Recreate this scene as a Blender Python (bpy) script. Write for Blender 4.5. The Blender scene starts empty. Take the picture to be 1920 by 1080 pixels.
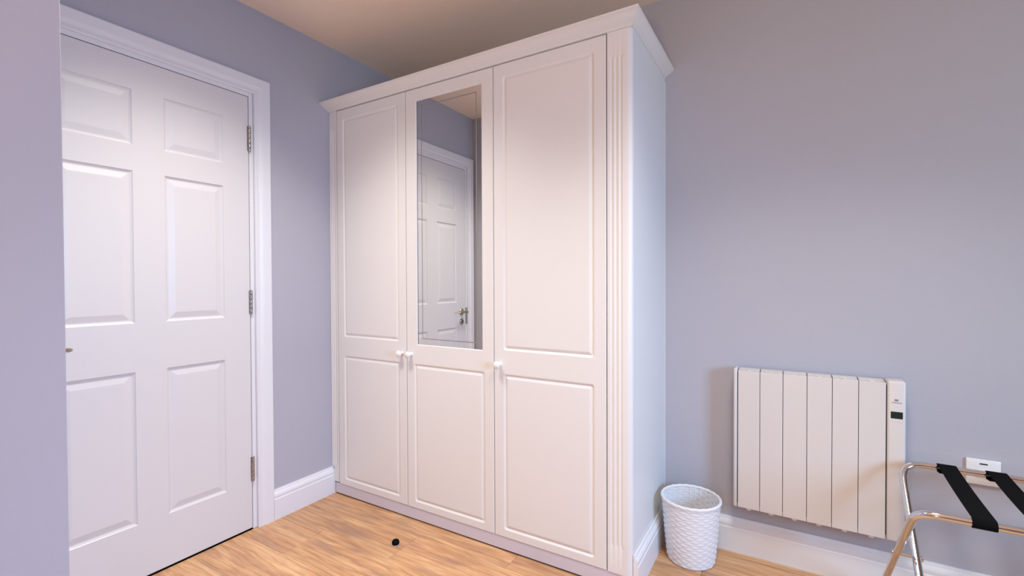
import bpy, bmesh, math, random
from mathutils import Vector, Matrix
random.seed(7)
S = bpy.context.scene
COL = S.collection
PI = math.pi

# ------------------------------------------------------------------ camera
CAM_F, YAW, PITCH, ROLL = 874.63, 0.5391, -0.0136, -0.0038
cam_d = bpy.data.cameras.new('camera')
cam = bpy.data.objects.new('camera', cam_d); COL.objects.link(cam)
cam_d.sensor_fit = 'HORIZONTAL'; cam_d.sensor_width = 36.0
cam_d.lens = CAM_F / 1920 * 36.0
cam_d.clip_start = 0.02
_f = Vector((-math.sin(YAW), math.cos(YAW), 0)); _r = Vector((math.cos(YAW), math.sin(YAW), 0)); _u = Vector((0, 0, 1))
f2 = _f * math.cos(PITCH) + _u * math.sin(PITCH); u2 = _u * math.cos(PITCH) - _f * math.sin(PITCH)
r3 = _r * math.cos(ROLL) + u2 * math.sin(ROLL); u3 = u2 * math.cos(ROLL) - _r * math.sin(ROLL)
M = Matrix((r3, u3, -f2)).transposed().to_4x4()
M.translation = Vector((2.13, -1.6554, 1.1377))
cam.matrix_world = M
S.camera = cam

# ------------------------------------------------------------------ world, lights, exposure
XR, YB, YF, ZC = 4.3, 0.5065, -4.0, 2.4          # right wall, back wall, front wall (behind camera), ceiling
NX, NY = 0.87, -1.31                             # outer corner of the wall at the left edge of the frame
WINS = [(-2.0, -0.7, 0.92, 2.1), (-3.6, -2.3, 0.92, 2.1)]   # window openings in the right wall: y0, y1, z0, z1
world = bpy.data.worlds.new('world'); S.world = world; world.use_nodes = True
bg = world.node_tree.nodes['Background']
bg.inputs[0].default_value = (0.55, 0.72, 1.0, 1); bg.inputs[1].default_value = 0.15

def area(name, loc, aim, sx, sy, power, col, shape='RECTANGLE', spread=PI):
    l = bpy.data.lights.new(name, 'AREA'); l.shape = shape; l.size = sx; l.size_y = sy
    l.energy = power; l.color = col; l.spread = spread
    o = bpy.data.objects.new(name, l); COL.objects.link(o); o.location = loc
    d = Vector(aim) - Vector(loc)
    o.rotation_euler = d.to_track_quat('-Z', 'Y').to_euler()
    return o
def lum(w, base):      # power and colour from per-channel weights
    m = max(w); return base * m, tuple(v / m for v in w)
def lamp(name, loc, aim, sx, sy, base, w, shape='RECTANGLE', spread=PI):
    e, c = lum(w, base); return area(name, loc, aim, sx, sy, e, c, shape, spread)
lamp('window_daylight', (XR + 0.02, -1.35, 1.35), (1.7, 0.3, 0.3), 0.6, 0.8, 30, (0.32, 0.56, 0.76), spread=2.2)
lamp('window_sky', (XR + 0.02, -1.35, 1.35), (0.3, -0.9, 0.0), 0.7, 0.8, 30, (0.09, 0.203, 0.496), spread=1.6)
lamp('warm_upfill', (2.2, -3.2, 0.7), (2.0, -2.8, 2.4), 0.4, 0.4, 30, (1.30, 0.96, 0.68), 'DISK')  # unseen fill added to warm the ceiling and upper walls
lamp('downlight_by_door', (0.72, -0.78, 2.385), (0.72, -0.78, 0), 0.42, 0.42, 14, (0.989, 0.941, 0.85), 'DISK', 1.9)
lamp('downlight_by_radiator', (2.2, -0.7, 2.385), (2.2, -0.7, 0), 0.45, 0.45, 14, (1.05, 1.02, 0.91), 'DISK', 1.9)
S.view_settings.view_transform = 'Standard'; S.view_settings.look = 'None'
S.view_settings.gamma = 1.0; S.view_settings.use_curve_mapping = False
S.view_settings.exposure = -0.13

# ------------------------------------------------------------------ materials
def lin(r, g, b):
    c = lambda v: (v / 255 / 12.92) if v / 255 <= 0.04045 else ((v / 255 + 0.055) / 1.055) ** 2.4
    return (c(r), c(g), c(b), 1)

def mul(c, k): return tuple(a * b for a, b in zip(c[:3], k)) + (1,)

def mat(name, col, rough=0.5, metal=0.0, bump=0.0, scale=60.0, var=0.0, spec=0.5):
    m = bpy.data.materials.new(name); m.use_nodes = True
    nt = m.node_tree; b = nt.nodes['Principled BSDF']
    b.inputs['Base Color'].default_value = col; b.inputs['Roughness'].default_value = rough
    b.inputs['Metallic'].default_value = metal; b.inputs['Specular IOR Level'].default_value = spec
    tc = nt.nodes.new('ShaderNodeTexCoord')
    nz = nt.nodes.new('ShaderNodeTexNoise'); nz.inputs['Scale'].default_value = scale; nz.inputs['Detail'].default_value = 6
    nt.links.new(tc.outputs['Object'], nz.inputs['Vector'])
    if bump:
        bp = nt.nodes.new('ShaderNodeBump'); bp.inputs['Strength'].default_value = bump; bp.inputs['Distance'].default_value = 0.002
        nt.links.new(nz.outputs['Fac'], bp.inputs['Height']); nt.links.new(bp.outputs['Normal'], b.inputs['Normal'])
    if var:
        n2 = nt.nodes.new('ShaderNodeTexNoise'); n2.inputs['Scale'].default_value = 1.7; n2.inputs['Detail'].default_value = 3
        nt.links.new(tc.outputs['Object'], n2.inputs['Vector'])
        mx = nt.nodes.new('ShaderNodeMixRGB'); mx.blend_type = 'MULTIPLY'; mx.inputs[0].default_value = 1
        rp = nt.nodes.new('ShaderNodeMapRange'); rp.inputs['To Min'].default_value = 1 - var; rp.inputs['To Max'].default_value = 1 + var
        nt.links.new(n2.outputs['Fac'], rp.inputs['Value']); nt.links.new(rp.outputs[0], mx.inputs[2])
        mx.inputs[1].default_value = col; nt.links.new(mx.outputs[0], b.inputs['Base Color'])
    return m

M_WALL = mat('lavender_grey_paint', mul(lin(183, 179, 190), (1.020, 1.050, 1.025)), 0.75, bump=0.25, scale=140, var=0.03, spec=0.3)
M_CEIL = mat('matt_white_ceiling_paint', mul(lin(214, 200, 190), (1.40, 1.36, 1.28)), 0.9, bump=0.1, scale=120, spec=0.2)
M_DOOR = mat('white_satin_door_paint', mul(lin(232, 231, 234), (0.92, 0.90, 0.87)), 0.38, bump=0.06, scale=30)
M_TRIM = mat('white_satin_trim_paint', lin(234, 233, 236), 0.35, bump=0.04, scale=30)
M_WARD = mat('white_foil_wardrobe_finish', lin(231, 229, 228), 0.36, bump=0.03, scale=45)
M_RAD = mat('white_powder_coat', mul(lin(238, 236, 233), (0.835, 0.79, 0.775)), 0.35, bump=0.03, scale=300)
M_PLAS = mat('white_plastic', lin(236, 235, 236), 0.3)
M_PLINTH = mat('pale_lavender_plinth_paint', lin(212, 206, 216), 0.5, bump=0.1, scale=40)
M_KNOB = mat('white_glazed_knob', lin(238, 236, 236), 0.12)
M_CHROME = mat('polished_chrome', (0.74, 0.75, 0.77, 1), 0.11, 1.0)
M_NICKEL = mat('worn_nickel', (0.46, 0.42, 0.38, 1), 0.25, 1.0, bump=0.2, scale=200)
M_BRASS = mat('aged_chrome_fittings', (0.50, 0.45, 0.36, 1), 0.2, 1.0)
M_STRAP = mat('black_webbing', (0.004, 0.004, 0.004, 1), 0.9, bump=0.5, scale=900, spec=0.08)
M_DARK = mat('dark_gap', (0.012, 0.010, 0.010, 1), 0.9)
M_RUB = mat('black_rubber', (0.003, 0.003, 0.003, 1), 0.8, spec=0.1)
M_WICK = mat('white_painted_wicker', lin(238, 236, 238), 0.6, bump=0.3, scale=350)
M_LCD = mat('dark_green_display', lin(28, 44, 42), 0.2)
M_INK = mat('grey_print', lin(120, 116, 130), 0.6)
M_INKR = mat('pale_red_print', lin(222, 190, 190), 0.6)
M_VOID = mat('black_void', (0.003, 0.003, 0.003, 1), 1.0)
M_SILV = bpy.data.materials.new('mirror_silvering'); M_SILV.use_nodes = True
_b = M_SILV.node_tree.nodes['Principled BSDF']; _b.inputs['Base Color'].default_value = (0.80, 0.79, 0.75, 1); _b.inputs['Metallic'].default_value = 1; _b.inputs['Roughness'].default_value = 0.0
M_GROOVE = mat('ground_glass_groove', (0.42, 0.42, 0.40, 1), 0.35, 0.8)

def wood():
    m = bpy.data.materials.new('oak_laminate'); m.use_nodes = True
    nt = m.node_tree; N = nt.nodes.new; L = nt.links.new; b = nt.nodes['Principled BSDF']
    tc = N('ShaderNodeTexCoord'); oi = N('ShaderNodeObjectInfo')
    sc = N('ShaderNodeMath'); sc.operation = 'MULTIPLY'; sc.inputs[1].default_value = 37.0; L(oi.outputs['Random'], sc.inputs[0])
    cb = N('ShaderNodeCombineXYZ'); L(sc.outputs[0], cb.inputs[0]); L(sc.outputs[0], cb.inputs[1]); L(sc.outputs[0], cb.inputs[2])
    ad = N('ShaderNodeVectorMath'); ad.operation = 'ADD'; L(tc.outputs['Object'], ad.inputs[0]); L(cb.outputs[0], ad.inputs[1])
    mp = N('ShaderNodeMapping'); mp.inputs['Scale'].default_value = (1.5, 10.0, 1.0); L(ad.outputs[0], mp.inputs['Vector'])
    n1 = N('ShaderNodeTexNoise'); n1.inputs['Scale'].default_value = 1.3; n1.inputs['Detail'].default_value = 5; n1.inputs['Distortion'].default_value = 1.7; L(mp.outputs[0], n1.inputs['Vector'])
    mp2 = N('ShaderNodeMapping'); mp2.inputs['Scale'].default_value = (3.0, 55.0, 1.0); L(ad.outputs[0], mp2.inputs['Vector'])
    n2 = N('ShaderNodeTexNoise'); n2.inputs['Scale'].default_value = 1.5; n2.inputs['Detail'].default_value = 8; n2.inputs['Distortion'].default_value = 1.6; L(mp2.outputs[0], n2.inputs['Vector'])
    # growth-ring figure
    mp3 = N('ShaderNodeMapping'); mp3.inputs['Scale'].default_value = (1.0, 5.0, 1.0); L(ad.outputs[0], mp3.inputs['Vector'])
    wv = N('ShaderNodeTexWave'); wv.bands_direction = 'Y'; wv.inputs['Scale'].default_value = 2.2; wv.inputs['Distortion'].default_value = 9.0
    wv.inputs['Detail'].default_value = 3; wv.inputs['Detail Scale'].default_value = 1.1; L(mp3.outputs[0], wv.inputs['Vector'])
    r1 = N('ShaderNodeValToRGB'); e = r1.color_ramp.elements
    e[0].position = 0.30; e[0].color = lin(186, 142, 114); e[1].position = 0.66; e[1].color = lin(226, 182, 138)
    k = r1.color_ramp.elements.new(0.47); k.color = lin(210, 162, 118)
    L(n1.outputs['Fac'], r1.inputs[0])
    r2 = N('ShaderNodeValToRGB'); e = r2.color_ramp.elements
    e[0].position = 0.36; e[0].color = (0.66, 0.58, 0.52, 1); e[1].position = 0.62; e[1].color = (1, 1, 1, 1)
    L(n2.outputs['Fac'], r2.inputs[0])
    m1 = N('ShaderNodeMixRGB'); m1.blend_type = 'MULTIPLY'; m1.inputs[0].default_value = 0.55; L(r1.outputs[0], m1.inputs[1]); L(r2.outputs[0], m1.inputs[2])
    r3_ = N('ShaderNodeValToRGB'); e = r3_.color_ramp.elements
    e[0].position = 0.0; e[0].color = (0.72, 0.62, 0.54, 1); e[1].position = 0.35; e[1].color = (1, 1, 1, 1)
    L(wv.outputs['Fac'], r3_.inputs[0])
    m2 = N('ShaderNodeMixRGB'); m2.blend_type = 'MULTIPLY'; m2.inputs[0].default_value = 0.55; L(m1.outputs[0], m2.inputs[1]); L(r3_.outputs[0], m2.inputs[2])
    # greyish smoky patches
    mp4 = N('ShaderNodeMapping'); mp4.inputs['Scale'].default_value = (2.2, 8.0, 1.0); mp4.inputs['Location'].default_value = (5, 3, 1); L(ad.outputs[0], mp4.inputs['Vector'])
    n4 = N('ShaderNodeTexNoise'); n4.inputs['Scale'].default_value = 1.5; n4.inputs['Detail'].default_value = 4; L(mp4.outputs[0], n4.inputs['Vector'])
    r4 = N('ShaderNodeMapRange'); r4.inputs['From Min'].default_value = 0.54; r4.inputs['From Max'].default_value = 0.72; r4.inputs['To Max'].default_value = 0.6; L(n4.outputs['Fac'], r4.inputs['Value'])
    m3 = N('ShaderNodeMixRGB'); m3.inputs[2].default_value = lin(150, 118, 104); L(r4.outputs[0], m3.inputs[0]); L(m2.outputs[0], m3.inputs[1])
    # plank-to-plank tone
    mr = N('ShaderNodeMapRange'); mr.inputs['To Min'].default_value = 0.9; mr.inputs['To Max'].default_value = 1.08; L(oi.outputs['Random'], mr.inputs['Value'])
    m4 = N('ShaderNodeMixRGB'); m4.blend_type = 'MULTIPLY'; m4.inputs[0].default_value = 1; L(m3.outputs[0], m4.inputs[1]); L(mr.outputs[0], m4.inputs[2])
    L(m4.outputs[0], b.inputs['Base Color']); b.inputs['Roughness'].default_value = 0.42
    bp = N('ShaderNodeBump'); bp.inputs['Strength'].default_value = 0.15; bp.inputs['Distance'].default_value = 0.001; L(n2.outputs['Fac'], bp.inputs['Height']); L(bp.outputs[0], b.inputs['Normal'])
    return m
M_WOOD = wood()

# ------------------------------------------------------------------ mesh helpers
def link(name, bm, m, parent=None, smooth=False):
    bmesh.ops.recalc_face_normals(bm, faces=bm.faces[:])
    me = bpy.data.meshes.new(name); bm.to_mesh(me); bm.free()
    for mm in (m if isinstance(m, (list, tuple)) else [m]): me.materials.append(mm)
    if smooth:
        for p in me.polygons: p.use_smooth = True
        try: me.set_sharp_from_angle(angle=math.radians(38))
        except Exception: pass
    o = bpy.data.objects.new(name, me); COL.objects.link(o)
    if parent is not None: o.parent = parent; o.matrix_parent_inverse = Matrix.Identity(4)
    if parent is not None:
        w = Vector((0, 0, 0)); q = parent
        while q is not None: w += q.location; q = q.parent
        me.transform(Matrix.Translation(-w))     # meshes are written in world coordinates, parents sit at their thing's base
    return o

def recentre(o, p):
    """put a top-level mesh's origin at its base point"""
    p = Vector(p); o.data.transform(Matrix.Translation(-p)); o.location = p; return o

def empty(name, loc, label=None, cat=None, kind=None, group=None, parent=None):
    o = bpy.data.objects.new(name, None); COL.objects.link(o); o.location = loc; o.empty_display_size = 0.05
    tag(o, label, cat, kind, group); return o

def tag(o, label=None, cat=None, kind=None, group=None):
    if label: o['label'] = label
    if cat: o['category'] = cat
    if kind: o['kind'] = kind
    if group: o['group'] = group
    return o

def box(bm, x0, x1, y0, y1, z0, z1, bev=0.0, seg=1):
    vs = [bm.verts.new((x, y, z)) for x in (x0, x1) for y in (y0, y1) for z in (z0, z1)]
    q = [(0, 1, 3, 2), (4, 6, 7, 5), (0, 4, 5, 1), (2, 3, 7, 6), (0, 2, 6, 4), (1, 5, 7, 3)]
    fs = [bm.faces.new([vs[i] for i in f]) for f in q]
    if bev:
        es = list({e for f in fs for e in f.edges})
        bmesh.ops.bevel(bm, geom=es, offset=bev, segments=seg, affect='EDGES', profile=0.5, clamp_overlap=True)

def B(x0, x1, y0, y1, z0, z1, bev=0.0, seg=1):
    bm = bmesh.new(); box(bm, x0, x1, y0, y1, z0, z1, bev, seg); return bm

def tube(bm, pts, r, n=12, caps=True, sx=1.0):
    pts = [Vector(p) for p in pts]; rings = []
    T0 = (pts[1] - pts[0]).normalized()
    up = Vector((0, 0, 1)) if abs(T0.z) < 0.9 else Vector((1, 0, 0))
    nrm = (up - T0 * up.dot(T0)).normalized()
    for i, p in enumerate(pts):
        if i == 0: T = (pts[1] - pts[0])
        elif i == len(pts) - 1: T = (pts[-1] - pts[-2])
        else: T = (pts[i + 1] - pts[i]).normalized() + (pts[i] - pts[i - 1]).normalized()
        T.normalize(); nrm = (nrm - T * nrm.dot(T)).normalized(); bn = T.cross(nrm)
        rr = r[i] if isinstance(r, (list, tuple)) else r
        rings.append([bm.verts.new(p + nrm * rr * math.cos(2 * PI * k / n) + bn * rr * sx * math.sin(2 * PI * k / n)) for k in range(n)])
    for a, b_ in zip(rings, rings[1:]):
        for k in range(n): bm.faces.new([a[k], a[(k + 1) % n], b_[(k + 1) % n], b_[k]])
    if caps: bm.faces.new(rings[0][::-1]); bm.faces.new(rings[-1])

def lathe(bm, prof, n, centre, axis):
    """prof: (radius, height) pairs turned about axis ('x','y','z') starting at centre"""
    c = Vector(centre); rings = []
    for r, h in prof:
        ring = []
        for k in range(n):
            a = 2 * PI * k / n; u, v = r * math.cos(a), r * math.sin(a)
            d = {'z': (u, v, h), 'y': (u, h, v), 'x': (h, u, v)}[axis]
            ring.append(bm.verts.new(c + Vector(d)))
        rings.append(ring)
    for a, b_ in zip(rings, rings[1:]):
        for k in range(n): bm.faces.new([a[k], a[(k + 1) % n], b_[(k + 1) % n], b_[k]])
    bm.faces.new(rings[0][::-1]); bm.faces.new(rings[-1])

def rrect(u0, u1, w0, w1, r, n=4):
    pts = []
    for cx, cy, a0 in ((u1 - r, w1 - r, 0), (u0 + r, w1 - r, PI / 2), (u0 + r, w0 + r, PI), (u1 - r, w0 + r, 3 * PI / 2)):
        for k in range(n + 1):
            a = a0 + PI / 2 * k / n; pts.append((cx + r * math.cos(a), cy + r * math.sin(a)))
    return pts

def panel_leaf(rect, panels, prof, P, thick, rad=0.0, edge=0.002, open_panels=()):
    """flat leaf with routed panels. rect and panels are (u0,u1,w0,w1); prof = (inset, depth) steps; P(u,w,d) -> xyz"""
    bm = bmesh.new(); u0, u1, w0, w1 = rect
    def loop(pts, d): return [bm.verts.new(P(u, w, d)) for u, w in pts]
    def bridge(a, b_):
        for k in range(len(a)): bm.faces.new([a[k], a[(k + 1) % len(a)], b_[(k + 1) % len(a)], b_[k]])
    R = lambda o: [(u0 + o, w0 + o), (u1 - o, w0 + o), (u1 - o, w1 - o), (u0 + o, w1 - o)]
    back = loop(R(0), thick); side = loop(R(0), edge); face = loop(R(edge), 0)
    bm.faces.new(back); bridge(back, side); bridge(side, face)
    edges = [bm.edges.get((face[k], face[(k + 1) % 4])) for k in range(4)]
    for i, (a, b_, c, d) in enumerate(panels):
        prev = None
        for o, dep in prof:
            r = max(rad - o * 0.5, 0.0015) if rad else 0.0005
            lp = loop(rrect(a + o, b_ - o, c + o, d - o, r, 4 if rad else 1), dep)
            if prev is None: edges += [bm.edges.new((lp[k], lp[(k + 1) % len(lp)])) for k in range(len(lp))]
            else: bridge(prev, lp)
            prev = lp
        if i not in open_panels: bm.faces.new(prev)
    bmesh.ops.triangle_fill(bm, use_beauty=True, use_dissolve=False, edges=edges)
    return bm

def sweep(prof, path, up=(0, 0, 1), closed_ends=True):
    """prof: (out, height); path: list of (x,y,outdir_x,outdir_y) stations; out is measured along outdir"""
    bm = bmesh.new(); rings = []
    for x, y, ox, oy in path:
        rings.append([bm.verts.new((x + ox * o, y + oy * o, h)) for o, h in prof])
    n = len(prof)
    for a, b_ in zip(rings, rings[1:]):
        for k in range(n): bm.faces.new([a[k], a[(k + 1) % n], b_[(k + 1) % n], b_[k]])
    bm.faces.new(rings[0]); bm.faces.new(rings[-1][::-1])
    return bm

# ------------------------------------------------------------------ room shell
def struct(name, bm, m, label=None, parent=None, smooth=False):
    o = link(name, bm, m, parent, smooth)
    if parent is None: o['kind'] = 'structure'
    if label: o['label'] = label
    return o

DY0, DY1, DZ = -1.205, -0.436, 1.985        # door leaf: latch edge, hinge edge, top
LIN = 0.022                                  # lining reveal
bm = bmesh.new()
box(bm, -0.12, 0, DY1 + LIN + 0.004, YB, 0, ZC)
box(bm, -0.12, 0, NY - 0.02, DY0 - LIN - 0.004, 0, ZC)
box(bm, -0.12, 0, DY0 - LIN - 0.004, DY1 + LIN + 0.004, DZ + LIN + 0.004, ZC)
struct('wall_left', bm, M_WALL, 'lavender grey wall around the white door')
struct('wall_back', B(-0.12, XR + 0.12, YB, YB + 0.12, 0, ZC), M_WALL, 'lavender grey wall behind wardrobe and radiator')
struct('wall_corner', B(-0.12, NX, YF, NY, 0, ZC, 0.0015), M_WALL, 'bluish grey projecting wall at the left edge of the photo')
struct('wall_front', B(NX, XR + 0.12, YF - 0.12, YF, 0, ZC), M_WALL)
bm = bmesh.new()
ys = [YF, WINS[1][0], WINS[1][1], WINS[0][0], WINS[0][1], YB]; z0w, z1w = WINS[0][2:]
for a, b_ in ((0, 1), (2, 3), (4, 5)): box(bm, XR, XR + 0.12, ys[a], ys[b_], 0, ZC)
for y0, y1, z0, z1 in WINS:
    box(bm, XR, XR + 0.12, y0, y1, 0, z0); box(bm, XR, XR + 0.12, y0, y1, z1, ZC)
struct('wall_right', bm, M_WALL)
struct('ceiling', B(-0.12, XR + 0.12, YF - 0.12, YB + 0.12, ZC, ZC + 0.1), M_CEIL, 'plain matt ceiling, dim above the wardrobe')

# window frames (outside the picture)
for n_, (y0, y1, z0, z1) in enumerate(WINS):
    bm = bmesh.new(); t = 0.05
    box(bm, XR + 0.05, XR + 0.11, y0, y1, z0, z0 + t); box(bm, XR + 0.05, XR + 0.11, y0, y1, z1 - t, z1)
    for y in (y0, (y0 + y1) / 2 - t / 2, y1 - t): box(bm, XR + 0.05, XR + 0.11, y, y + t, z0 + t, z1 - t)
    struct('window_%d' % (n_ + 1), bm, M_TRIM)

# floor: slab and planks
floor = struct('floor', B(-0.12, XR + 0.12, YF - 0.12, YB + 0.12, -0.12, -0.009), M_DARK, 'light oak laminate plank floor')
PW, PL = 0.195, 1.285
cache = {}
def plank(x0, x1, y0, y1):
    key = (round(x1 - x0, 4), round(y1 - y0, 4))
    if key not in cache:
        bm = bmesh.new(); lx, ly = key; c = 0.0012; g = 0.0003
        lo = [bm.verts.new((x, y, -0.008)) for x, y in ((g, g), (lx - g, g), (lx - g, ly - g), (g, ly - g))]
        md = [bm.verts.new((x, y, -c)) for x, y in ((g, g), (lx - g, g), (lx - g, ly - g), (g, ly - g))]
        hi = [bm.verts.new((x, y, 0)) for x, y in ((c, c), (lx - c, c), (lx - c, ly - c), (c, ly - c))]
        for a, b_ in ((lo, md), (md, hi)):
            for k in range(4): bm.faces.new([a[k], a[(k + 1) % 4], b_[(k + 1) % 4], b_[k]])
        bm.faces.new(hi); bm.faces.new(lo[::-1]); bmesh.ops.recalc_face_normals(bm, faces=bm.faces[:])
        me = bpy.data.meshes.new('plank'); bm.to_mesh(me); bm.free(); me.materials.append(M_WOOD); cache[key] = me
    o = bpy.data.objects.new('plank', cache[key]); COL.objects.link(o); o.parent = floor; o.location = (x0, y0, 0)
row0 = -0.29 - PW * 19
i = 0
y = row0
while y < YB:
    a, b_ = max(y, YF), min(y + PW, YB)
    if b_ - a > 0.005:
        off = {19: 0.71, 18: 0.30, 20: 1.16, 17: 0.95, 21: 0.55, 22: 0.98, 23: 0.2}.get(i, random.uniform(0, PL)) - PL * 2
        x = off
        while x < XR:
            p, q = max(x, 0 if b_ > NY else NX - 0.3), min(x + PL, XR)
            if q - p > 0.01: plank(p, q, a, b_)
            x += PL
    y += PW; i += 1

# skirting boards
BB = [(0, 0), (0.018, 0), (0.018, 0.098), (0.0155, 0.102), (0.0155, 0.106), (0.0165, 0.110), (0.0160, 0.118), (0.0125, 0.126), (0.0085, 0.132), (0.0075, 0.137), (0.006, 0.142), (0, 0.142)]
ARY = DY1 + LIN + 0.074     # outer edge of the door casing on the hinge side
struct('baseboard_left', sweep(BB, [(0, ARY + 0.0005, 1, 0), (0, 0.034, 1, 0)]), M_TRIM, 'short white skirting board between door casing and wardrobe')
struct('baseboard_back', sweep(BB, [(1.662, YB, 0, -1), (XR - 0.0185, YB, 0, -1)]), M_TRIM, 'white skirting board below the radiator')
struct('baseboard_wardrobe', sweep(BB, [(1.642, 0.010, 1, 0), (1.642, YB - 0.0005, 1, 0)]), M_TRIM, 'white skirting board along the wardrobe side')
struct('baseboard_right', sweep(BB, [(XR, YF + 0.02, -1, 0), (XR, YB - 0.0005, -1, 0)]), M_TRIM)
struct('baseboard_corner', sweep(BB, [(NX, YF + 0.001, 1, 0), (NX, NY + 0.0, 1, 0)]), M_TRIM)

# ------------------------------------------------------------------ door
PD = lambda u, w, d: (-d, u, w)
door = empty('door_1', (0, (DY0 + DY1) / 2, 0), 'white six-panel moulded door with chrome hinges on its right', kind='structure')
rows = [(0.216, 0.800), (0.985, 1.562), (1.660, 1.868)]
cols = [(-0.771, -0.548), (-1.098, -0.875)]
DPROF = [(0.0, 0.0), (0.003, 0.0035), (0.009, 0.0065), (0.013, 0.0065), (0.034, 0.0015), (0.036, 0.0012)]
link('door_leaf', panel_leaf((DY0, DY1, 0.007, DZ), [(c0, c1, r0, r1) for c0, c1 in cols for r0, r1 in rows], DPROF, PD, 0.040, edge=0.0015), M_DOOR, door)
for z0, z1 in ((1.738, 1.851), (0.996, 1.101), (0.2245, 0.335)):
    bm = bmesh.new(); yk = DY1 + 0.0025; n = 5; h = (z1 - z0) / n
    for k in range(n): lathe(bm, [(0.0060, 0.0006), (0.0066, 0.002), (0.0066, h - 0.002), (0.0060, h - 0.0006)], 12, (0.0045, yk, z0 + k * h), 'z')
    lathe(bm, [(0.003, -0.003), (0.005, -0.0015), (0.005, 0.0006)], 10, (0.0045, yk, z0), 'z')
    lathe(bm, [(0.005, 0), (0.005, 0.0015), (0.003, 0.003)], 10, (0.0045, yk, z1), 'z')
    hg = link('hinge', bm, M_NICKEL, door, True)
    bm = bmesh.new(); box(bm, 0.0002, 0.0018, yk - 0.0085, yk - 0.001, z0, z1, 0.0004); box(bm, 0.0002, 0.0018, yk + 0.001, yk + 0.0075, z0, z1, 0.0004)
    link('hinge_leaf', bm, M_NICKEL, hg)
HY, HZ = -1.152, 0.912
bm = bmesh.new(); lathe(bm, [(0.026, 0), (0.026, 0.004), (0.022, 0.009), (0.012, 0.011), (0.0095, 0.013), (0.0095, 0.045), (0.0105, 0.048), (0.0105, 0.058), (0.007, 0.061)], 28, (0.0, HY, HZ), 'x')
hd = link('door_handle', bm, M_BRASS, door, True); hd['label'] = 'chrome lever handle on round rose'
bm = bmesh.new(); tube(bm, [(0.050, HY, HZ), (0.052, HY + 0.02, HZ + 0.001), (0.052, HY + 0.045, HZ + 0.002), (0.050, HY + 0.074, HZ + 0.001), (0.044, HY + 0.081, HZ)], [0.0085, 0.0075, 0.007, 0.0075, 0.006], 12)
link('lever', bm, M_BRASS, hd, True)
bm = bmesh.new(); lathe(bm, [(0.024, 0), (0.024, 0.004), (0.019, 0.008), (0.006, 0.0085), (0.006, 0.004)], 28, (0.0, HY, HZ - 0.072), 'x')
es = link('keyhole_plate', bm, M_BRASS, door, True)
bm = bmesh.new(); lathe(bm, [(0.0045, 0.0086), (0.0045, 0.0092)], 12, (0, HY, HZ - 0.068), 'x'); box(bm, 0.0086, 0.0092, HY - 0.002, HY + 0.002, HZ - 0.082, HZ - 0.068)
link('keyhole', bm, M_VOID, es)

# casing round the door (trim)
trim = empty('trim_1', (0, (DY0 + DY1) / 2, 0), 'white moulded casing round the six-panel door', kind='structure')
bm = bmesh.new(); g = 0.003
box(bm, -0.11, 0.0, DY1 + g, DY1 + LIN, 0, DZ + LIN, 0.001); box(bm, -0.11, 0.0, DY0 - LIN, DY0 - g, 0, DZ + LIN, 0.001)
box(bm, -0.11, 0.0, DY0 - g, DY1 + g, DZ + g, DZ + LIN, 0.001)
link('door_lining', bm, M_TRIM, trim)
link('dark_gap_sheet', B(-0.055, -0.042, DY0 - g, DY1 + g, 0.0, DZ + g), M_DARK, trim)  # full dark sheet behind the leaf, paints the shade in the gaps round it
# casing profile: distance from inner edge, projection
CP = [(0, 0), (0, 0.011), (0.003, 0.0135), (0.010, 0.0135), (0.014, 0.0120), (0.020, 0.0120), (0.030, 0.0165), (0.036, 0.018), (0.070, 0.018), (0.074, 0.016), (0.074, 0)]
CW = 0.074
i0, i1, zt = DY0 - LIN + 0.006, DY1 + LIN - 0.006 + 0.006, DZ + LIN - 0.002
bm = bmesh.new(); sts = []
for kind in range(4):
    ring = []
    for o, d in CP:
        if kind == 0: p = (d, i1 + o, 0.0)
        elif kind == 1: p = (d, i1 + o, zt + o)
        elif kind == 2: p = (d, i0 - o, zt + o)
        else: p = (d, i0 - o, 0.0)
        ring.append(bm.verts.new(p))
    sts.append(ring)
for a, b_ in zip(sts, sts[1:]):
    for k in range(len(CP)): bm.faces.new([a[k], a[(k + 1) % len(CP)], b_[(k + 1) % len(CP)], b_[k]])
bm.faces.new(sts[0]); bm.faces.new(sts[-1][::-1])
link('architrave', bm, M_TRIM, trim)
link('strike_plate', B(-0.004, 0.0125, DY0 - 0.0048, DY0 - 0.0022, HZ - 0.095, HZ + 0.03, 0.0005), M_BRASS, trim)
# dark hall beyond the door
struct('wall_hall', B(-0.9, -0.88, -1.6, 0.0, 0, 2.3), M_VOID)

# ------------------------------------------------------------------ wardrobe
WX = [0.0586, 0.5500, 1.0490, 1.5457]
ZT, ZB0, CT = 2.0440, 0.0620, 2.081
PWD = lambda u, w, d: (u, d, w)
wd = empty('wardrobe', (0.85, 0.25, 0), 'tall white three-door fitted wardrobe with mirrored middle door', 'wardrobe')
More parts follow.
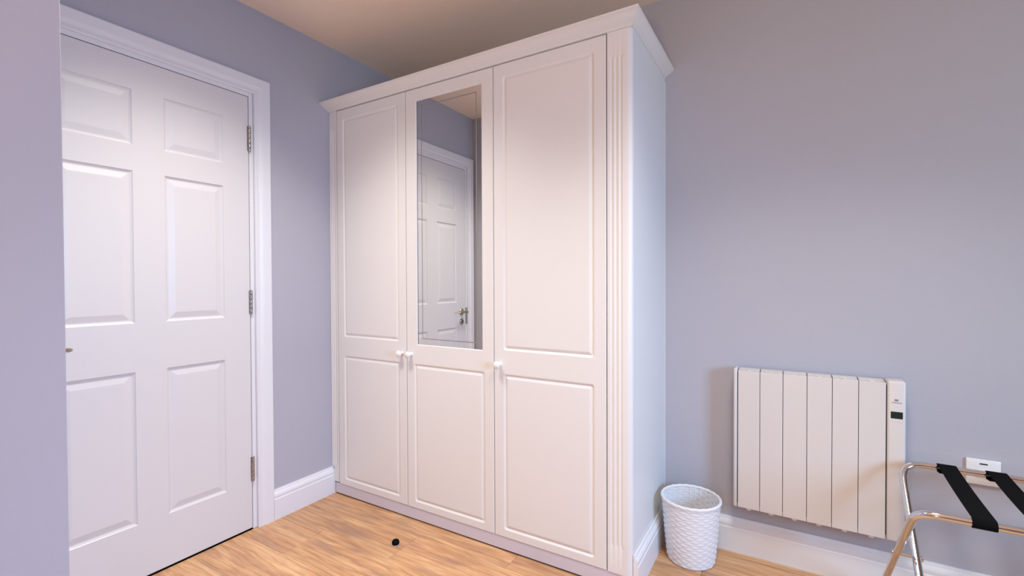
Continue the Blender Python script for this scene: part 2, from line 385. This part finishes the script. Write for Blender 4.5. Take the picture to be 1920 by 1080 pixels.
# carcass
bm = bmesh.new(); box(bm, 0.020, 1.546, 0.0225, YB - 0.001, 0.062, 0.080); box(bm, 0.003, 1.546, 0.0225, YB - 0.001, ZT, ZT + 0.018)
box(bm, 0.020, 0.038, 0.0225, YB - 0.001, 0.080, ZT); box(bm, 0.038, 1.545, YB - 0.02, YB - 0.001, 0.080, ZT)
for x in (WX[1], WX[2]): box(bm, x - 0.009, x + 0.009, 0.0225, YB - 0.02, 0.080, ZT)
link('carcass', bm, M_WARD, wd)
link('side_panel', B(1.6225, 1.641, 0.021, YB - 0.001, 0.004, 2.062, 0.0008), M_WARD, wd)
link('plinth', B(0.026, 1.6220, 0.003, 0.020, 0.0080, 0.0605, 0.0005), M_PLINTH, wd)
link('caulk_bead', B(1.6412, 1.6440, YB - 0.004, YB - 0.0005, 0.146, 2.03, 0.001), M_TRIM, wd)
# right pilaster, fluted, with rounded outer edge: swept cross-section with flutes stopped at both ends
def pilaster(x0, x1, z0, z1, flutes, fz0, fz1, round_r, notch=None):
    bm = bmesh.new(); fw, fd = 0.0060, 0.0030
    def section(depth):
        pts = [(x0, 0.022), (x0, 0.001), (x0 + 0.001, 0.0)]
        for fx in flutes:
            for k in range(7):
                a = PI * k / 6; pts.append((fx - fw * math.cos(a), depth * math.sin(a)))
        if round_r:
            for k in range(7):
                a = PI / 2 * k / 6; pts.append((x1 - round_r + round_r * math.sin(a), round_r - round_r * math.cos(a)))
            pts.append((x1, 0.022))
        else: pts += [(x1 - 0.001, 0.0), (x1, 0.001), (x1, 0.022)]
        return pts
    sts = [(z0, 0), (fz0, 0), (fz0 + 0.006, fd * 0.8), (fz0 + 0.012, fd), (fz1 - 0.012, fd), (fz1 - 0.006, fd * 0.8), (fz1, 0), (z1, 0)]
    rings = [[bm.verts.new((x, y, z)) for x, y in section(d)] for z, d in sts]
    n = len(rings[0])
    for a, b_ in zip(rings, rings[1:]):
        for k in range(n): bm.faces.new([a[k], a[(k + 1) % n], b_[(k + 1) % n], b_[k]])
    bm.faces.new(rings[0][::-1]); bm.faces.new(rings[-1])
    return bm
link('pilaster', pilaster(1.5485, 1.641, 0.062, 2.0455, [1.5665, 1.5835, 1.6005], 0.158, 1.955, 0.018), M_WARD, wd, True)
bm = pilaster(0.0008, 0.0558, 0.143, 2.0455, [0.0105, 0.0235, 0.0365], 0.158, 1.955, 0)
box(bm, 0.0185, 0.0558, 0.0, 0.0215, 0.068, 0.143)
link('pilaster', bm, M_WARD, wd, True)
# cornice: profile (out, z), mitred at the right corner
CO = [(0.0, ZT + 0.002), (0.004, ZT + 0.002), (0.0045, ZT + 0.006), (0.009, 2.054), (0.018, 2.0585), (0.028, 2.0655), (0.034, 2.0715), (0.0365, 2.0730), (0.040, 2.0740), (0.040, CT), (0.0, CT)]
bm = bmesh.new(); rings = []
for st in range(4):
    r_ = []
    for o, z in CO:
        of = o * 0.063 / 0.040
        p = {0: (0.001 if st == 0 else 0, -of, z), 1: (1.641 + o, -of, z), 2: (1.641 + o, YB - 0.001, z), 3: None}[st]
        if p: r_.append(bm.verts.new(p))
    if r_: rings.append(r_)
n = len(CO)
for a, b_ in zip(rings, rings[1:]):
    for k in range(n): bm.faces.new([a[k], a[(k + 1) % n], b_[(k + 1) % n], b_[k]])
bm.faces.new(rings[0]); bm.faces.new(rings[-1][::-1])
box(bm, 0.001, 1.6405, 0.0005, 0.022, ZT + 0.002, CT)
box(bm, 1.6215, 1.6405, 0.022, YB - 0.001, 2.063, CT)
link('cornice', bm, M_WARD, wd, True)
link('top_board', B(0.001, 1.621, 0.0225, YB - 0.001, CT - 0.016, CT - 0.001), M_WARD, wd)
# doors
WPROF = [(0.0, 0.0), (0.0025, 0.0006), (0.0085, 0.0048), (0.0100, 0.0050), (0.0205, 0.0012), (0.0230, 0.0008)]
g = 0.0016
def wd_door(i, panels, prof=WPROF, rad=0.012, **k):
    return link('door', panel_leaf((WX[i] + g, WX[i + 1] - g, ZB0, ZT - 0.001), panels, prof, PWD, 0.0205, rad=rad, edge=0.002, **k), M_WARD, wd)
def knob(door_o, x, z):
    bm = bmesh.new()
    lathe(bm, [(0.010, 0.0), (0.0095, -0.002), (0.0068, -0.006), (0.0064, -0.012), (0.0090, -0.016), (0.0140, -0.019), (0.0165, -0.0235), (0.0160, -0.028), (0.0125, -0.032), (0.0070, -0.0345), (0.002, -0.0352)], 24, (x, 0, z), 'y')
    link('knob', bm, M_KNOB, door_o, True)
mg = 0.046
d1 = wd_door(0, [(WX[0] + mg, WX[1] - mg, 0.849, ZT - 0.050), (WX[0] + mg, WX[1] - mg, 0.092, 0.752)])
knob(d1, WX[1] - 0.029, 0.794)
# middle door: open mirror panel above, routed panel below
MX0, MX1, MZ0, MZ1 = 0.6200, 0.9880, 0.8440, 1.9850
bm = panel_leaf((WX[1] + g, WX[2] - g, ZB0, ZT - 0.001), [(WX[1] + mg, WX[2] - mg, 0.092, 0.752)], WPROF, PWD, 0.0205, rad=0.012, edge=0.002)
# cut the mirror recess by building the leaf again with a rebate
bm.free()
bm = bmesh.new()
def leaf2():
    b0 = bmesh.new(); u0, u1, w0, w1 = WX[1] + g, WX[2] - g, ZB0, ZT - 0.001; e = 0.002
    def loop(pts, d): return [b0.verts.new((u, d, w)) for u, w in pts]
    def bridge(a, b_):
        for k in range(len(a)): b0.faces.new([a[k], a[(k + 1) % len(a)], b_[(k + 1) % len(a)], b_[k]])
    R = lambda o: [(u0 + o, w0 + o), (u1 - o, w0 + o), (u1 - o, w1 - o), (u0 + o, w1 - o)]
    back, side, face = loop(R(0), 0.0205), loop(R(0), e), loop(R(e), 0)
    b0.faces.new(back); bridge(back, side); bridge(side, face)
    edges = [b0.edges.get((face[k], face[(k + 1) % 4])) for k in range(4)]
    def ring_panel(a, b_, c, d, prof, rad):
        prev = None; out = []
        for o, dep in prof:
            lp = loop(rrect(a + o, b_ - o, c + o, d - o, max(rad - o * 0.5, 0.0008), 4), dep)
            if prev is None: out = [b0.edges.new((lp[k], lp[(k + 1) % len(lp)])) for k in range(len(lp))]
            else: bridge(prev, lp)
            prev = lp
        b0.faces.new(prev); return out
    edges += ring_panel(WX[1] + mg, WX[2] - mg, 0.092, 0.752, WPROF, 0.012)
    edges += ring_panel(MX0 - 0.004, MX1 + 0.004, MZ0 - 0.004, MZ1 + 0.004, [(0, 0), (0.0015, 0.0005), (0.0038, 0.0045), (0.004, 0.0075)], 0.001)
    bmesh.ops.triangle_fill(b0, use_beauty=True, use_dissolve=False, edges=edges)
    return b0
bm.free()
d2 = link('door', leaf2(), M_WARD, wd); d2['label'] = 'middle wardrobe door with tall mirror'
mi = link('mirror', B(MX0 + 0.0003, MX1 - 0.0003, 0.0045, 0.0074, MZ0 + 0.0003, MZ1 - 0.0003), M_SILV, d2)
bm = bmesh.new(); o_, wv_ = 0.026, 0.0042
a, b_, c, d = MX0 + o_, MX1 - o_, MZ0 + o_, MZ1 - o_
for q in ((a, b_, c, c + wv_), (a, b_, d - wv_, d), (a, a + wv_, c + wv_, d - wv_), (b_ - wv_, b_, c + wv_, d - wv_)): box(bm, q[0], q[1], 0.0042, 0.0046, q[2], q[3])
link('mirror_groove', bm, M_GROOVE, d2)
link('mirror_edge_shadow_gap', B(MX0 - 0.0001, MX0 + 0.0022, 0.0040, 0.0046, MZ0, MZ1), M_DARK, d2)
knob(d2, WX[1] + 0.030, 0.794)
d3 = wd_door(2, [(WX[2] + mg, WX[3] - mg, 0.849, ZT - 0.050), (WX[2] + mg, WX[3] - mg, 0.092, 0.752)])
knob(d3, WX[2] + 0.030, 0.790)

# ------------------------------------------------------------------ radiator on the back wall
RX0, RS, RY, RZ0, RZ1 = 1.9475, 0.0786, 0.4215, 0.222, 0.780
rad = empty('radiator', (2.2, 0.46, RZ0), 'white slim electric panel radiator with six fins and side control unit', 'radiator')
RD = 0.068   # depth of the unit
for k in range(6):
    x0, x1 = RX0 + k * RS + 0.0009, RX0 + (k + 1) * RS - 0.0009
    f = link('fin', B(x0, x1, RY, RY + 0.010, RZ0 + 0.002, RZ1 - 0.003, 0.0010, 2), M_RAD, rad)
    xm = (x0 + x1) / 2
    link('top_louvre', B(x0 + 0.001, x1 - 0.001, RY + 0.0175, RY + 0.030, RZ1 - 0.0118, RZ1 - 0.001, 0.001), M_RAD, f)
    link('top_louvre', B(x0 + 0.001, x1 - 0.001, RY + 0.035, RY + RD, RZ1 - 0.0118, RZ1, 0.001), M_RAD, f)
    link('louvre_bridge', B(xm - 0.005, xm + 0.005, RY + 0.008, RY + 0.036, RZ1 - 0.0115, RZ1 - 0.002), M_RAD, f)
    link('bottom_rail', B(x0, x1, RY + 0.014, RY + RD, RZ0 + 0.004, RZ0 + 0.014, 0.001), M_RAD, f)
    bm = bmesh.new(); box(bm, xm - 0.008, xm + 0.008, RY + 0.004, RY + 0.022, RZ0 - 0.007, RZ0 + 0.006, 0.002)
    link('foot_tab', bm, M_RAD, f)
link('dark_core', B(RX0 - 0.003, RX0 + 6 * RS + 0.003, RY + 0.0085, RY + RD - 0.002, RZ0 + 0.016, RZ1 - 0.012), M_DARK, rad)  # dark block added so the gaps between and above the fins look shaded
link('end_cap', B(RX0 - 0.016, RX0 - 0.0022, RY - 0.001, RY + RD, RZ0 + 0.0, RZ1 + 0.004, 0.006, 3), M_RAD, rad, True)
# control housing
CX0, CX1 = RX0 + 6 * RS + 0.0028, 2.4735
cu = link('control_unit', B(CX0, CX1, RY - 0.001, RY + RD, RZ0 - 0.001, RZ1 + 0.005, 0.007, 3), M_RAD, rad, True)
cm = (CX0 + CX1) / 2
sc = link('display', B(cm - 0.0165, cm + 0.0165, RY - 0.0022, RY + 0.002, 0.655, 0.679, 0.0006), M_LCD, cu)
bm = bmesh.new()
for i_, x in enumerate((-0.0052, -0.0016, 0.0020)):
    box(bm, cm + x - 0.001, cm + x + 0.0020, RY - 0.0018, RY, 0.7165, 0.7190); box(bm, cm + x - 0.001, cm + x + 0.0020, RY - 0.0018, RY, 0.7200, 0.7225)
x = cm - 0.0135
random.seed(3)
while x < cm + 0.0135:
    w_ = random.uniform(0.0012, 0.0022); box(bm, x, x + w_, RY - 0.0016, RY, 0.7095, 0.7120); x += w_ + 0.0009
link('maker_mark', bm, M_INK, cu)
bm = bmesh.new()
for k in range(4): box(bm, cm - 0.014 + k * 0.0075, cm - 0.010 + k * 0.0075, RY - 0.0015, RY, 0.6415, 0.6428)
link('button_print', bm, M_INKR, cu)
for x in (2.05, 2.33): link('wall_bracket', B(x, x + 0.04, RY + RD - 0.004, YB, 0.30, 0.72), M_RAD, rad)

# ------------------------------------------------------------------ waste basket
BC = Vector((1.780, 0.352, 0)); BH, RB, RT = 0.256, 0.088, 0.111
bk = empty('waste_basket', BC, 'round white woven wicker waste basket on the floor beside the wardrobe', 'waste basket')
NS, NR = 30, 22
def rad_at(z): t_ = z / BH; return RB + (RT - RB) * (t_ ** 0.8)
bm = bmesh.new(); SEG = NS * 4
rh = (BH - 0.014) / NR
for r_ in range(NR):
    z = 0.004 + r_ * rh; secs = []
    for k in range(SEG):
        a = 2 * PI * k / SEG; ph = math.cos(NS / 2 * a * 1.0 + (r_ % 2) * PI)
        R0 = rad_at(z + rh / 2) + 0.0013 * ph
        ring = []
        for o, h in ((0.0026, 0.10), (0.0034, 0.5), (0.0026, 0.90), (-0.0014, 0.97), (-0.0014, 0.03)):
            ring.append(bm.verts.new((BC.x + (R0 + o) * math.cos(a), BC.y + (R0 + o) * math.sin(a), z + h * rh * 1.04)))
        secs.append(ring)
    for k in range(SEG):
        a_, b__ = secs[k], secs[(k + 1) % SEG]
        for j in range(5): bm.faces.new([a_[j], a_[(j + 1) % 5], b__[(j + 1) % 5], b__[j]])
wv = link('woven_wall', bm, M_WICK, bk, True); wv['kind'] = 'stuff'
bm = bmesh.new()
for k in range(NS):
    a = 2 * PI * k / NS + PI / NS
    tube(bm, [(BC.x + rad_at(z) * math.cos(a) * 0.985, BC.y + rad_at(z) * math.sin(a) * 0.985, z) for z in (0.004, BH / 2, BH - 0.006)], 0.0022, 5)
st = link('stakes', bm, M_WICK, bk, True); st['kind'] = 'stuff'
bm = bmesh.new(); secs = []
for k in range(96):
    a = 2 * PI * k / 96; R0 = RT + 0.0012; zz = BH - 0.006 + 0.0008 * math.sin(a * 24)
    secs.append([bm.verts.new((BC.x + (R0 + 0.0055 * math.cos(t_)) * math.cos(a), BC.y + (R0 + 0.0055 * math.cos(t_)) * math.sin(a), zz + 0.0065 * math.sin(t_))) for t_ in [2 * PI * j / 8 for j in range(8)]])
for k in range(96):
    for j in range(8): bm.faces.new([secs[k][j], secs[k][(j + 1) % 8], secs[(k + 1) % 96][(j + 1) % 8], secs[(k + 1) % 96][j]])
link('rim', bm, M_WICK, bk, True)
bm = bmesh.new(); lathe(bm, [(RB - 0.001, 0.0), (RB + 0.001, 0.003), (RB - 0.003, 0.008), (0.002, 0.008)], 48, BC, 'z')
link('base', bm, M_WICK, bk)

# ------------------------------------------------------------------ luggage rack
RZ = 0.530
lr = empty('luggage_rack', (2.75, 0.17, 0), 'folding chrome luggage rack with black webbing straps, cut off by the right edge', 'luggage rack')
def u_frame(xl, xr, ytop, xfl, xfr, yfoot, r=0.0105, bend=0.055):
    """top rail with two bent legs; legs slope from ytop to yfoot"""
    zt_ = RZ - r
    L = Vector((xl, ytop, zt_)); Rr = Vector((xr, ytop, zt_)); FL = Vector((xfl, yfoot, 0.012)); FR = Vector((xfr, yfoot, 0.012))
    def corner(c, p, q):
        a = c + (p - c).normalized() * bend; b_ = c + (q - c).normalized() * bend
        return [a.lerp(c, t_).lerp(c.lerp(b_, t_), t_) for t_ in [i / 10 for i in range(11)]]
    pts = [FL] + corner(L, FL, Rr) + corner(Rr, L, FR) + [FR]
    return pts
pf = u_frame(2.418, 3.055, -0.040, 2.405, 3.068, 0.450)
pr = u_frame(2.452, 3.022, 0.378, 2.464, 3.010, -0.115, bend=0.065)
for pts in (pf, pr):
    bm = bmesh.new(); tube(bm, pts, 0.0105, 16)
    fo = link('tube_frame', bm, M_CHROME, lr, True)
    for e_ in (pts[0], pts[-1]):
        bm = bmesh.new(); lathe(bm, [(0.0128, 0.0), (0.0135, 0.004), (0.0125, 0.028), (0.0108, 0.030)], 14, (e_.x, e_.y, 0.0), 'z')
        link('foot_cap', bm, M_RUB, fo, True)
# pivot bolts
def at_z(pts, z, last=False):
    a, b_ = (pts[0], pts[1]) if not last else (pts[-1], pts[-2])
    t_ = (z - a.z) / (b_.z - a.z); return a.lerp(b_, t_)
for last in (False, True):
    best = min([k / 100 for k in range(10, 45)], key=lambda z: abs(at_z(pf, z, last).y - at_z(pr, z, last).y))
    a, b_ = at_z(pf, best, last), at_z(pr, best, last)
    s_ = 1 if b_.x > a.x else -1
    bm = bmesh.new(); lathe(bm, [(0.0075, -0.014 * s_), (0.0075, 0.004 * s_), (0.0045, 0.006 * s_), (0.0045, (abs(b_.x - a.x) + 0.006) * s_), (0.0085, (abs(b_.x - a.x) + 0.010) * s_), (0.0085, (abs(b_.x - a.x) + 0.016) * s_)], 12, (a.x, (a.y + b_.y) / 2, best), 'x')
    link('pivot_bolt', bm, M_CHROME, lr, True)
# straps wrapped round both rails
yf_, yr_, r_ = -0.040, 0.378, 0.0118
for k in range(4):
    xa = 2.5275 + k * 0.1175; xb = xa + 0.018; wdt = 0.047   # slight skew towards the rear rail
    prof = []
    zc_ = RZ - 0.0105
    for j in range(7): a = PI / 2 + PI * j / 6 * 0.98; prof.append((yf_ + r_ * math.cos(a), zc_ + r_ * math.sin(a)))
    prof = prof[::-1]
    back_ = []
    for j in range(7): a = PI / 2 - PI * j / 6 * 0.98; back_.append((yr_ + r_ * math.cos(a), zc_ + r_ * math.sin(a)))
    sag = [(yf_ + (yr_ - yf_) * t_, zc_ + r_ - 0.004 * math.sin(PI * t_)) for t_ in (0.15, 0.3, 0.5, 0.7, 0.85)]
    line = [(yf_ + 0.035, zc_ - r_ + 0.004)] + prof + sag + back_ + [(yr_ - 0.035, zc_ - r_ + 0.004)]
    bm = bmesh.new(); prev = None
    for i_, (yy, zz) in enumerate(line):
        t_ = (yy - yf_) / (yr_ - yf_); x = xa + (xb - xa) * t_
        n_ = Vector((0, 0, 0.0016))
        if i_ > 0 and i_ < len(line) - 1:
            dy, dz = line[i_ + 1][0] - line[i_ - 1][0], line[i_ + 1][1] - line[i_ - 1][1]; l_ = math.hypot(dy, dz) or 1
            n_ = Vector((0, -dz / l_, dy / l_)) * 0.0016
        q = [bm.verts.new(Vector((x, yy, zz))), bm.verts.new(Vector((x + wdt, yy, zz))), bm.verts.new(Vector((x + wdt, yy, zz)) + n_), bm.verts.new(Vector((x, yy, zz)) + n_)]
        if prev:
            for j in range(4): bm.faces.new([prev[j], prev[(j + 1) % 4], q[(j + 1) % 4], q[j]])
        else: bm.faces.new(q[::-1])
        prev = q
    bm.faces.new(prev)
    link('strap', bm, M_STRAP, lr)

# ------------------------------------------------------------------ wall switch plate
sp = empty('switch_plate', (2.688, YB, 0.489), 'square white electrical outlet plate on the wall behind the luggage rack', 'outlet')
link('face_plate', B(2.645, 2.731, YB - 0.010, YB - 0.0002, 0.446, 0.532, 0.003, 2), M_PLAS, sp, True)
link('indicator_slot', B(2.678, 2.698, YB - 0.0112, YB - 0.0095, 0.5155, 0.5195, 0.0005), M_DARK, sp)
link('fuse_carrier', B(2.668, 2.708, YB - 0.012, YB - 0.0095, 0.470, 0.500, 0.001), M_PLAS, sp, True)

# ------------------------------------------------------------------ floor door stop
ds = empty('floor_door_stop', (0.667, -0.198, 0), 'small round black and chrome door stop fixed to the laminate floor', 'door stop')
bm = bmesh.new(); lathe(bm, [(0.0185, 0.0), (0.0190, 0.003), (0.0180, 0.0075), (0.0150, 0.0085)], 28, (0.667, -0.198, 0), 'z')
link('chrome_ring', bm, M_CHROME, ds, True)
bm = bmesh.new(); lathe(bm, [(0.0160, 0.0086), (0.0162, 0.013), (0.0152, 0.018), (0.0125, 0.0225), (0.0070, 0.0255), (0.001, 0.0262)], 28, (0.667, -0.198, 0), 'z')
link('rubber_dome', bm, M_RUB, ds, True)
